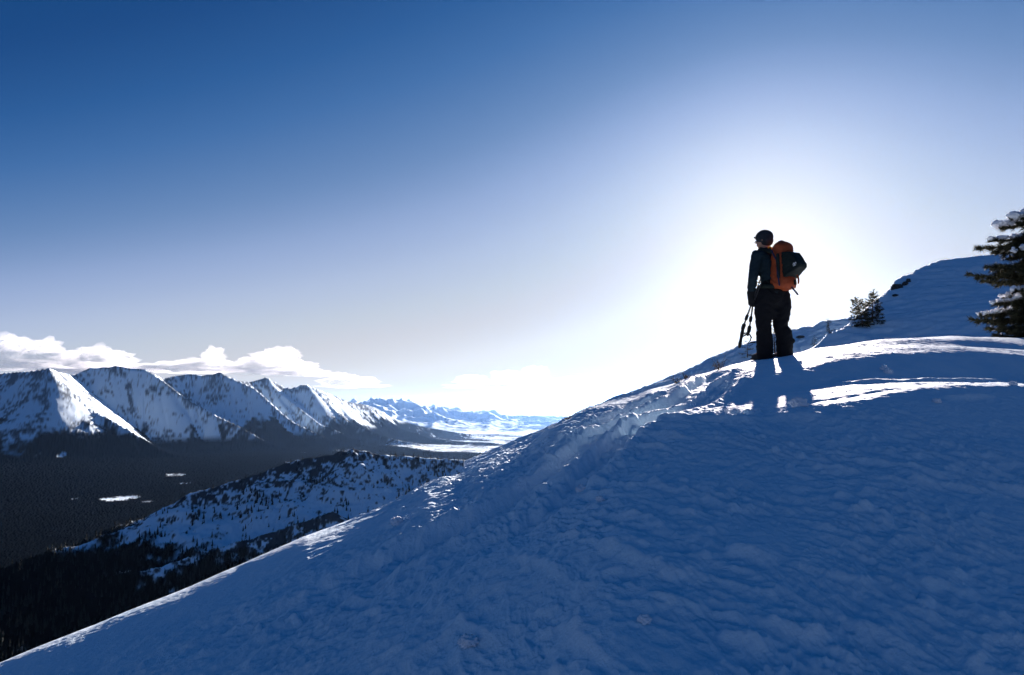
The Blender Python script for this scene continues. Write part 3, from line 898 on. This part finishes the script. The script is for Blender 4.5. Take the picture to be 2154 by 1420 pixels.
# ------------------------------------------------------------------ firs on the rocky ridge
def spire(seed, tiers, k):
    rng = np.random.default_rng(seed); sp = Soup()
    sp.tube([(0, 0, -.12), (0, 0, .5)], [.022, .012], 4)
    for t in range(tiers):
        z0 = .06 + .84 * t / tiers; r = .17 * (1 - .88 * t / tiers); z1 = z0 + 1.75 * (1 - .06) / tiers
        an = np.arange(k) * 2 * np.pi / k + rng.random() * 6
        rr_ = r * np.where(np.arange(k) % 2, .55, 1.0) * rng.uniform(.75, 1.2, k)
        v = np.concatenate([np.stack([rr_ * np.cos(an), rr_ * np.sin(an), z0 - .035 * rng.random(k)], 1), [[rng.normal() * .006, rng.normal() * .006, min(z1, 1.0)]]])
        sp.add(v, [(j, (j + 1) % k, k) for j in range(k)])
    return sp


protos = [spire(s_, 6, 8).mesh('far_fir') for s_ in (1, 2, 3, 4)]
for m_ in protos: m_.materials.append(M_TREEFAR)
MX, MY, MH, MF, MR, MA, MDD = MIDFOR
rng = np.random.default_rng(12)
nr_, na_ = MX.shape
t1_ = fbm(MX / 75, MY / 75, 3, 601); t2_ = fbm(MX / 240, MY / 240, 3, 603)
# slopes that face the camera and are not hidden by the snow slope
vis_el = MH / MDD; runmax = np.maximum.accumulate(vis_el, axis=0)
seen = (vis_el >= runmax - 1e-6) & (vis_el > np.interp(MA, _pf, _tf) - .01)
dens_ = np.clip(.015 + 1.1 * np.maximum(1.3 * t1_ + .5 * t2_ - .12, 0) + .22 * np.maximum(MR - .3, 0) * (t1_ > -.1) + .5 * MF, 0, 1) * seen * np.minimum(np.gradient(MDD, axis=0), 8) / 3.3
pr = dens_ * .10
pick = np.argwhere(rng.random(pr.shape) < pr)
rng.shuffle(pick)
hts = rng.uniform(7, 15, len(pick)) * (1 - .25 * MR[pick[:, 0], pick[:, 1]])
size = hts / MDD[pick[:, 0], pick[:, 1]]
order = np.argsort(-size)
near_n = 290
for q in order[:near_n]:
    i, j = pick[q]
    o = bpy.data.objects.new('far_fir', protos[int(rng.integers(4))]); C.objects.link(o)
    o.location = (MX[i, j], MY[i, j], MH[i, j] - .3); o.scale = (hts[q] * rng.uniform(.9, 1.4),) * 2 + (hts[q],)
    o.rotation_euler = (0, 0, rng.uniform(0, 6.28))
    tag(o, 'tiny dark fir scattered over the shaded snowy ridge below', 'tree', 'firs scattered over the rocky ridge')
fs = Soup(); lows = [spire(s_, 4, 6) for s_ in (11, 12, 13)]
lows = [(np.concatenate(a.v), np.concatenate(a.f)) for a in lows]
for q in order[near_n:]:
    i, j = pick[q]; v, f = lows[q % 3]; h = hts[q]
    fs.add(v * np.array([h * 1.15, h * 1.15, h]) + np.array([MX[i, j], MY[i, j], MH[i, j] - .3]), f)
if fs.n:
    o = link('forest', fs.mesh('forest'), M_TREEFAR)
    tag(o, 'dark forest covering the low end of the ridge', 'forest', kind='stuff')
print('ridge trees', len(pick))

# ------------------------------------------------------------------ the person on the crest
M_JACKET = mat('dark_teal_jacket', (.012, .026, .034), .75, .2, var=.25, vscale=7, bump=.5, bscale=22)
M_PANTS = mat('black_trousers', (.010, .010, .012), .85, .15, var=.2, vscale=8, bump=.5, bscale=18)
M_BOOT = mat('black_boots', (.010, .010, .011), .6, .3)
M_GLOVE = mat('black_gloves', (.012, .012, .013), .8, .2)
M_CAP = mat('dark_cap', (.030, .034, .040), .8, .2, var=.2, vscale=30)
M_SKIN = mat('skin', (.50, .27, .18), .55, .35)
M_YEL = mat('yellow_trim', (.80, .55, .04), .5, .4)
M_ORANGE = mat('orange_ripstop', (.36, .062, .015), .6, .3, var=.18, vscale=9, bump=.5, bscale=16)
M_PACKDK = mat('dark_green_pack_cloth', (.011, .018, .015), .7, .25, var=.3, vscale=9, bump=.4, bscale=20)
M_NAVY = mat('navy_webbing', (.020, .024, .06), .7, .25)
M_WHITE = mat('white_print', (.8, .8, .8), .5, .3)
M_POLE = mat('dark_anodised_metal', (.03, .03, .034), .35, .5)
M_GRIP = mat('black_foam', (.014, .014, .015), .85, .2)


fd = wdir(1628, 753); PD = 9.8
px_, py_ = fd.x * PD, fd.y * PD
PZ = ground(px_, py_)
PYAW = -math.atan2(px_, py_)
PLOC = Vector((px_, py_, PZ - .015))
fwd = np.array([-.77, .64, 0]); lft = np.array([-.64, -.77, 0]); bck = -fwd
RB = Matrix(((fwd[0], lft[0], 0), (fwd[1], lft[1], 0), (0, 0, 1)))     # x forward, y left
hf = np.array([-.95, .31, 0]); hl = np.array([-.31, -.95, 0])
RH = Matrix(((hf[0], hl[0], 0), (hf[1], hl[1], 0), (0, 0, 1)))
v3 = lambda *a: np.array(a, float)
LS, LE, LW = v3(-.170, -.13, 1.385), v3(-.228, -.16, 1.09), v3(-.262, -.11, .835)
RS, RE, RW = v3(.095, .17, 1.385), v3(.13, .22, 1.10), v3(.03, .30, .90)
LHIP, LKN, LAN = v3(-.085, -.06, .86), v3(-.116, -.05, .47), v3(-.112, -.03, .10)
RHIP, RKN, RAN = v3(.105, .07, .86), v3(.116, .06, .47), v3(.138, .06, .10)
HC = v3(-.075, .02, 1.632)


def hand(w, d, up, side, grip, s=1.0):
    """palm, four fingers curled round a grip point and a thumb closing on them"""
    d = d / np.linalg.norm(d); side = side / np.linalg.norm(side); pal = np.cross(d, side); out = []
    out.append(limb([w, w + d * .05, w + d * .085], [.034 * s, .042 * s, .038 * s], .6, pal))
    for i, (o, l) in enumerate([(-.030, .072), (-.010, .082), (.010, .077), (.029, .060)]):
        k0 = w + d * .088 + side * o; k1 = k0 + d * l * .42 + pal * .012; k2 = k1 + pal * l * .45 + d * .004; k3 = k2 - d * l * .38 + pal * .002
        out.append(limb([k0 - d * .02, k0, k1, k2, k3], [.0125 * s, .0125 * s, .0118 * s, .011 * s, .0095 * s], k=10, n=3))
    t0 = w + d * .03 - side * .034; t1 = t0 + d * .03 - side * .012 + pal * .018; t2 = t1 + d * .028 + side * .016 + pal * .022
    out.append(limb([t0, t1, t2], [.016 * s, .0145 * s, .011 * s], k=10, n=3))
    return out


LHD, LHS = v3(-.10, .02, -1), v3(-.5, .85, 0)
RHD, RHS = v3(-.35, .1, -1), v3(-.3, .9, 0)
# the body under the clothes: one continuous skin
person = blend('person', [
    ell(HC + v3(0, 0, .012), (.098, .078, .105), RH), ell(HC + hf * .030 + v3(0, 0, -.055), (.068, .060, .078), RH), ell(HC + hf * .052 + v3(0, 0, -.098), (.032, .036, .026), RH),
    limb([HC + hf * .098 + v3(0, 0, .012), HC + hf * .116 + v3(0, 0, -.028)], [.009, .016]), ell(HC + hf * .100 + v3(0, 0, .028), (.012, .048, .010), RH),
    ell(HC + hf * .094 + v3(0, 0, -.062), (.014, .026, .007), RH), ell(HC + hf * .092 + v3(0, 0, -.074), (.013, .022, .007), RH),
    ell(HC + hl * .080 - hf * .012 + v3(0, 0, -.012), (.020, .008, .032), RH), ell(HC - hl * .080 - hf * .012 + v3(0, 0, -.012), (.020, .008, .032), RH),
    limb([v3(-.045, .02, 1.40), HC + v3(.012, 0, -.07)], [.062, .056]),
    limb([v3(.01, 0, .92), v3(-.01, 0, 1.12), v3(-.03, .01, 1.32), v3(-.045, .015, 1.42)], [.13, .125, .14, .07], .78, fwd),
    limb([LS + v3(.05, .05, .02), LS, LE, LW], [.06, .058, .045, .032]), limb([RS + v3(-.05, -.05, .02), RS, RE, RW], [.06, .058, .045, .032]),
    limb([LHIP, LKN, LAN], [.085, .058, .042]), limb([RHIP, RKN, RAN], [.085, .058, .042]),
    limb([LAN, LAN + fwd * .14 + v3(0, 0, -.05)], [.045, .032]), limb([RAN, RAN + fwd * .14 + v3(0, 0, -.05)], [.045, .032]),
] + hand(LW, LHD, None, LHS, None, .9) + hand(RW, RHD, None, RHS, None, .9), M_SKIN, None, .0085, 3)
person.location = PLOC; person.rotation_euler = (0, 0, PYAW)
tag(person, 'person in dark cap and black trousers standing on the crest looking left', 'person')
# eyes sit in the face
for sgn in (1, -1):
    e_ = lump('eye', tuple(HC + hf * .088 + hl * .030 * sgn + v3(0, 0, .008)), .011, 3, mat('eye_white', (.7, .7, .68), .2, .5), (1, 1, 1), 0, 2, person)
blend('cap', [ell(HC + v3(.006, 0, .030), (.122, .098, .105), RH), ell(HC - hf * .035 + v3(0, 0, -.020), (.088, .092, .088), RH)], M_CAP, person, .009, 4, .003, 14)
blend('cap_brim', [limb([HC + hf * .110 + hl * .055 + v3(0, 0, .040), HC + hf * .124 + v3(0, 0, .042), HC + hf * .110 - hl * .055 + v3(0, 0, .040)], [.010, .012, .010])], M_CAP, person, .005, 2)
# collar ring of the jacket, yellow lining
blend('jacket', [
    limb([v3(.015, 0, .86), v3(.01, 0, 1.0), v3(-.01, 0, 1.15), v3(-.03, .01, 1.32), v3(-.042, .012, 1.42)], [.175, .160, .158, .170, .095], .80, fwd),
    limb([v3(-.03, .01, 1.36), LS + v3(.01, .01, 0)], [.10, .080]), limb([v3(-.03, .01, 1.36), RS], [.10, .080]),
    limb([LS, LE, LW + v3(0, 0, .02)], [.078, .066, .050]), limb([RS, RE, RW + v3(0, 0, .02)], [.078, .066, .050]),
    limb([v3(-.040, .015, 1.40), v3(-.045, .018, 1.455)], [.090, .080]),
], M_JACKET, person, .011, 5, .010, 9)
an_ = np.linspace(-.3, 2.4, 12)
sp = Soup(); sp.tube([v3(-.010, -.055, 1.475) + .042 * (math.cos(a) * v3(.9, -.2, .2) + math.sin(a) * v3(-.1, 0, .95)) * .8 for a in np.linspace(-1.2, 2.2, 14)], [.009] * 14, 6)
link('collar_trim', sp.mesh('collar_trim', True), M_YEL, person)
# loose trousers, knees slack, bottoms pulled over the boots
blend('trousers', [
    limb([v3(.012, 0, .98), v3(.015, .0, .84)], [.178, .185], .82, fwd),
    limb([LHIP, v3(-.108, -.055, .66), LKN + v3(0, 0, .05), LKN + v3(.004, 0, -.08), LAN + v3(0, 0, .22)], [.135, .124, .106, .094, .102]),
    limb([RHIP, v3(.122, .065, .66), RKN + v3(-.012, 0, .05), RKN + v3(-.018, 0, -.06), RAN + v3(-.01, 0, .22)], [.130, .122, .106, .092, .104]),
    ell(v3(.01, 0, .62), (.08, .08, .10)),
], M_PANTS, person, .012, 4, .013, 8, 3)
for nm, A, B, fl in (('gaiter', LAN, -1, v3(-.052, -.03, .33)), ('gaiter', RAN, 1, v3(.070, -.02, .235))):
    blend(nm, [limb([A + v3(0, 0, .25), A + v3(0, 0, .12), A + v3(0, 0, .0), A + v3(0, 0, -.06)], [.100, .109, .106, .110]),
               limb([A + v3(fl[0] * .4, fl[1], fl[2] - .10 + .03), A + v3(fl[0] * 1.25, fl[1], fl[2] - .10)], [.062, .042])], M_PANTS, person, .010, 3, .008, 10, 7 if B > 0 else 9)
for A in (LAN, RAN):
    b_ = blend('boot', [limb([A + v3(0, 0, -.02), A + fwd * .02 + v3(0, 0, -.055)], [.072, .066]), limb([A - fwd * .06 + v3(0, 0, -.062), A + fwd * .17 + v3(0, 0, -.066)], [.050, .046], .85, v3(0, 0, 1))], M_BOOT, person, .009, 3)
    link('sole', mesh_np('sole', *rbox(A + fwd * .055 + v3(0, 0, -.098), (.31, .105, .030), RB, .012)), M_BOOT, b_)
for W_, D_, S_ in ((LW, LHD, LHS), (RW, RHD, RHS)):
    g_ = blend('glove', hand(W_, D_, None, S_, None, 1.22) + [limb([W_ - D_ / np.linalg.norm(D_) * .05, W_ + D_ / np.linalg.norm(D_) * .03], [.060, .044])], M_GLOVE, person, .007, 3)

# ------------------------------------------------------------------ backpack
pk = empty('backpack', PLOC, PYAW); tag(pk, 'orange backpack with dark green pocket on the back of the person', 'backpack')
PC = v3(.150, -.10, 1.225)
RBK = Matrix(((bck[0], lft[0], 0), (bck[1], lft[1], 0), (0, 0, 1)))
blend('main_compartment', [rbox(PC + v3(0, 0, -.01), (.23, .34, .60), RBK, .07, (.78, .82), .0), ell(PC + bck * .02 + v3(0, 0, .23), (.115, .150, .105), RBK), ell(PC + bck * .04 + v3(0, 0, -.22), (.12, .15, .12), RBK)], M_ORANGE, pk, .012, 5, .010, 8, 5)
# the dark bag lashed to the back of the pack, leaning outward to a blunt corner
Q = PC + bck * .13 + v3(0, 0, 0)
wed = Soup()
prof_ = [(-.06, .17), (.06, .155), (.135, .06), (.195, -.03), (.185, -.065), (.10, -.115), (.0, -.175), (-.06, -.17)]
vv = []
for sgn in (1, -1):
    for (a, z) in prof_:
        vv.append(Q + bck * (a + .0) + lft * (sgn * (.125 - .25 * max(a, 0))) + v3(0, 0, z))
n_ = len(prof_); ff = []
for j in range(n_):
    k2 = (j + 1) % n_; ff += [(j, k2, n_ + k2), (j, n_ + k2, n_ + j)]
for j in range(1, n_ - 1): ff += [(0, j + 1, j), (n_, n_ + j, n_ + j + 1)]
pocket = blend('pocket', [(np.array(vv), np.array(ff))], M_PACKDK, pk, .009, 8, .006, 11, 2)
# side stretch pocket and webbing on the side that faces the camera
side0 = PC + lft * .165
blend('side_pocket', [rbox(side0 + bck * .06 + v3(0, 0, -.02), (.045, .035, .34), RBK, .014)], M_PACKDK, pk, .009, 4, .004)
for (z0, z1, a0, a1) in ((.05, -.28, .045, .075), (.20, .02, -.03, .07)):
    link('compression_strap', mesh_np('compression_strap', *limb([PC + lft * .172 + bck * a0 + v3(0, 0, z0), PC + lft * .182 + bck * (a0 + a1) / 2 + v3(0, 0, (z0 + z1) / 2), PC + lft * .172 + bck * a1 + v3(0, 0, z1)], [.012, .012, .012], .4, lft)), M_NAVY, pk)
# small white mark on the pocket
lg = Soup(); lc = Q + bck * .135 + lft * .098 + v3(0, 0, -.02)
for (a, b_, c_, d_) in ((-.03, -.012, -.012, .012), (-.012, .012, -.004, -.016), (-.004, -.016, .012, .018), (.012, .018, .022, -.002), (-.026, -.028, .016, -.020)):
    lg.tube([lc + bck * a + v3(0, 0, b_), lc + bck * c_ + v3(0, 0, d_)], [.0045, .0045], 5)
link('logo', lg.mesh('logo'), M_WHITE, pocket)
# haul loop, shoulder straps, hanging strap ends
hl_ = Soup(); h0 = PC + v3(-.055, .0, .315); h1 = PC + v3(.055, 0, .290)
hl_.tube([h0 * (1 - u) + h1 * u + v3(0, 0, .040 * math.sin(math.pi * u) ** .6) for u in np.linspace(0, 1, 12)], [.0095] * 12, 6)
link('haul_loop', hl_.mesh('haul_loop', True), M_NAVY, pk)
for S_, sg in ((LS, 1), (RS, -1)):
    st = [PC - bck * .08 + lft * .10 * sg + v3(0, 0, .20), S_ + v3(.045, .045, .095) * v3(1, sg, 1), S_ + fwd * .10 + v3(.05, .05 * sg, .0), S_ + fwd * .135 - lft * .06 * sg + v3(0, 0, -.16), PC - bck * .10 + lft * .15 * sg + v3(0, 0, -.22)]
    link('shoulder_strap', mesh_np('shoulder_strap', *limb(st, [.030, .032, .030, .020, .014], .45, fwd)), M_PACKDK, pk)
blend('hip_belt', [limb([v3(.012, 0, .955) + .185 * (math.cos(a) * fwd * .85 + math.sin(a) * lft) for a in np.linspace(1.2, 5.08, 14)], [.032] * 14, .5, None)], M_PACKDK, pk, .010, 3)
link('strap_end', mesh_np('strap_end', *limb([v3(.245, -.17, .93), v3(.275, -.19, .885), v3(.316, -.2, .822)], [.011, .011, .012])), M_NAVY, pk)
link('strap_end', mesh_np('strap_end', *limb([v3(.318, -.22, 1.07), v3(.335, -.23, 1.02), v3(.330, -.23, .965)], [.010, .012, .011])), M_ORANGE, pk)
link('buckle', mesh_np('buckle', *rbox(v3(.292, -.20, .985), (.03, .02, .07), RBK, .006)), M_PACKDK, pk)

# ------------------------------------------------------------------ trekking poles carried in the left hand, grips down
HG = LW + LHD / np.linalg.norm(LHD) * .105 + np.cross(LHD / np.linalg.norm(LHD), LHS / np.linalg.norm(LHS)) * .02


def pole(label, top, grip0, grip1, strap, off):
    r_ = empty('trekking_pole', PLOC, PYAW); tag(r_, label, 'trekking pole', 'trekking poles in the hand')
    hp = HG + off
    sh = Soup(); sh.tube([top, hp], [.0075, .0085], 8); link('shaft', sh.mesh('shaft', True), M_POLE, r_)
    s2 = Soup(); s2.tube([hp, grip0], [.0100, .0105], 8); link('shaft', s2.mesh('shaft', True), M_POLE, r_)
    m_ = hp * .42 + grip0 * .58; d = (grip0 - hp) / np.linalg.norm(grip0 - hp)
    link('lock', mesh_np('lock', *limb([m_ - d * .022, m_ + d * .022], [.022, .022])), M_GRIP, r_)
    link('lock', mesh_np('lock', *limb([grip0 - d * .025, grip0 + d * .025], [.026, .026])), M_GRIP, r_)
    g = grip0; e = grip1; dd = (e - g)
    link('grip', mesh_np('grip', *limb([g, g + dd * .3, g + dd * .62, g + dd * .8, e], [.017, .024, .019, .025, .018])), M_GRIP, r_)
    b = Soup(); b.tube([top + (hp - top) * .12 + v3(0, 0, 0), top + (hp - top) * .135], [.030, .030], 12)
    b.tube([top, top + (top - hp) / np.linalg.norm(top - hp) * .03], [.005, .002], 6)
    link('basket', b.mesh('basket'), M_GRIP, r_)
    s_ = Soup(); s_.tube(strap, [.0105] * len(strap), 6); link('wrist_strap', s_.mesh('wrist_strap', True), M_GRIP, r_)


pole('trekking pole hanging farther left with its grip lowest', v3(-.135, -.19, 1.05), v3(-.374, -.06, .435), v3(-.434, -.03, .165),
     [v3(-.400, -.05, .33), v3(-.365, -.05, .345), v3(-.335, -.05, .350), v3(-.330, -.05, .335), v3(-.365, -.05, .315), v3(-.405, -.05, .29)], v3(-.008, 0, 0))
pole('trekking pole hanging closer to the leg with its strap loop dangling', v3(-.128, -.20, 1.00), v3(-.300, -.05, .40), v3(-.322, -.04, .325),
     [v3(-.325, -.04, .345), v3(-.295, -.04, .325), v3(-.275, -.04, .285), v3(-.290, -.04, .25), v3(-.322, -.04, .205), v3(-.285, -.04, .220), v3(-.225, -.04, .218)], v3(.012, 0, -.01))


# ------------------------------------------------------------------ clouds behind the mountains
cm = bpy.data.materials.new('cloud_vapour'); cm.use_nodes = True
cn = cm.node_tree; cn.nodes.clear()
co_ = cn.nodes.new('ShaderNodeOutputMaterial'); cv = cn.nodes.new('ShaderNodeVolumePrincipled')
cv.inputs['Color'].default_value = (.99, .99, 1, 1); cv.inputs['Density'].default_value = .00019; cv.inputs['Anisotropy'].default_value = .55
cn.links.new(cv.outputs[0], co_.inputs['Volume'])


def cloud(puffs, d, label, seed):
    """a cumulus: many billows joined into one skin with a flat foot"""
    rng = np.random.default_rng(seed); bm = bmesh.new()
    base = min(py + ry for px, py, rx, ry in puffs)
    c = P(sum(p[0] for p in puffs) / len(puffs), base, d)
    for px, py, rx, ry in puffs:
        k = d / F * 1.03
        for q in range(5):
            ox, oy = (rng.uniform(-.6, .6), rng.uniform(-.5, .55)) if q else (0, 0)
            s_ = rng.uniform(.42, .7) if q else 1.0
            p = P(px + ox * rx, py + oy * ry, d + rng.uniform(-.5, .5) * rx * k)
            res = bmesh.ops.create_icosphere(bm, subdivisions=4, radius=1.0)
            sd_ = rng.uniform(0, 50)
            for v in res['verts']:
                dd = v.co.normalized()
                n = 1 + .55 * mnoise.fractal(dd * 1.7 + Vector((sd_, 0, 0)), .85, 2.1, 6)
                v.co = Vector((dd.x * rx * k * s_, dd.y * rx * k * s_ * .8, dd.z * ry * k * s_)) * n + (p - c)
                if v.co.z < 0: v.co.z *= .5
    me = bpy.data.meshes.new('cloud'); bm.to_mesh(me); bm.free()
    o = link('cloud', me, cm); o.location = c
    tag(o, label, 'cloud', 'cumulus clouds along the horizon')
    return o

cloud([(20, 745, 50, 26), (75, 742, 45, 26), (-40, 750, 50, 24), (120, 758, 45, 18), (40, 775, 90, 16), (130, 782, 60, 14)], 96000, 'long grey white cumulus above the leftmost peak', 1)
cloud([(200, 754, 42, 22), (235, 762, 45, 18), (165, 764, 35, 18), (200, 784, 80, 14), (280, 780, 50, 10)], 98000, 'cumulus rising between the two leftmost mountain tops', 2)
cloud([(450, 749, 22, 16), (420, 766, 45, 12), (370, 772, 50, 10), (470, 772, 40, 12), (320, 776, 40, 8), (400, 790, 90, 12)], 97000, 'ragged cumulus with one small round top over the middle peaks', 3)
cloud([(580, 753, 40, 21), (545, 766, 40, 14), (625, 772, 40, 14), (590, 790, 70, 14), (650, 800, 50, 10), (520, 784, 40, 12)], 96500, 'largest white cumulus with a rounded top right of the middle peaks', 4)
cloud([(730, 797, 28, 11), (765, 802, 30, 8), (700, 804, 30, 8), (745, 815, 60, 8)], 99000, 'small low cumulus over the far right end of the mountain range', 5)
cloud([(990, 798, 30, 9), (1070, 793, 36, 14), (1130, 786, 24, 16), (1110, 804, 60, 9), (1030, 808, 60, 8), (1060, 822, 110, 8)], 98500, 'low cumulus with two humps over the distant mountains', 6)
cloud([(1210, 799, 28, 8), (1255, 799, 25, 9), (1180, 802, 26, 6)], 99500, 'thin flat cloud strip beside the snowy skyline', 7)


# ------------------------------------------------------------------ haze
hm = bpy.data.materials.new('valley_haze'); hm.use_nodes = True
hn = hm.node_tree; hn.nodes.clear()
ho = hn.nodes.new('ShaderNodeOutputMaterial'); hv = hn.nodes.new('ShaderNodeVolumePrincipled')
hv.inputs['Color'].default_value = (.25, .49, .95, 1); hv.inputs['Density'].default_value = 4.6e-6; hv.inputs['Anisotropy'].default_value = .77
hn.links.new(hv.outputs[0], ho.inputs['Volume'])
x0, x1, y0, y1, z0, z1 = -92000, 92000, -92000, 92000, -1901, 430
hb = mesh_np('haze', [(x0, y0, z0), (x1, y0, z0), (x1, y1, z0), (x0, y1, z0), (x0, y0, z1), (x1, y0, z1), (x1, y1, z1), (x0, y1, z1)],
             [(0, 3, 2, 1), (4, 5, 6, 7), (0, 1, 5, 4), (1, 2, 6, 5), (2, 3, 7, 6), (3, 0, 4, 7)], smooth=False)
o = link('haze', hb, hm); tag(o, 'pale haze filling the valley air', 'haze', kind='stuff')
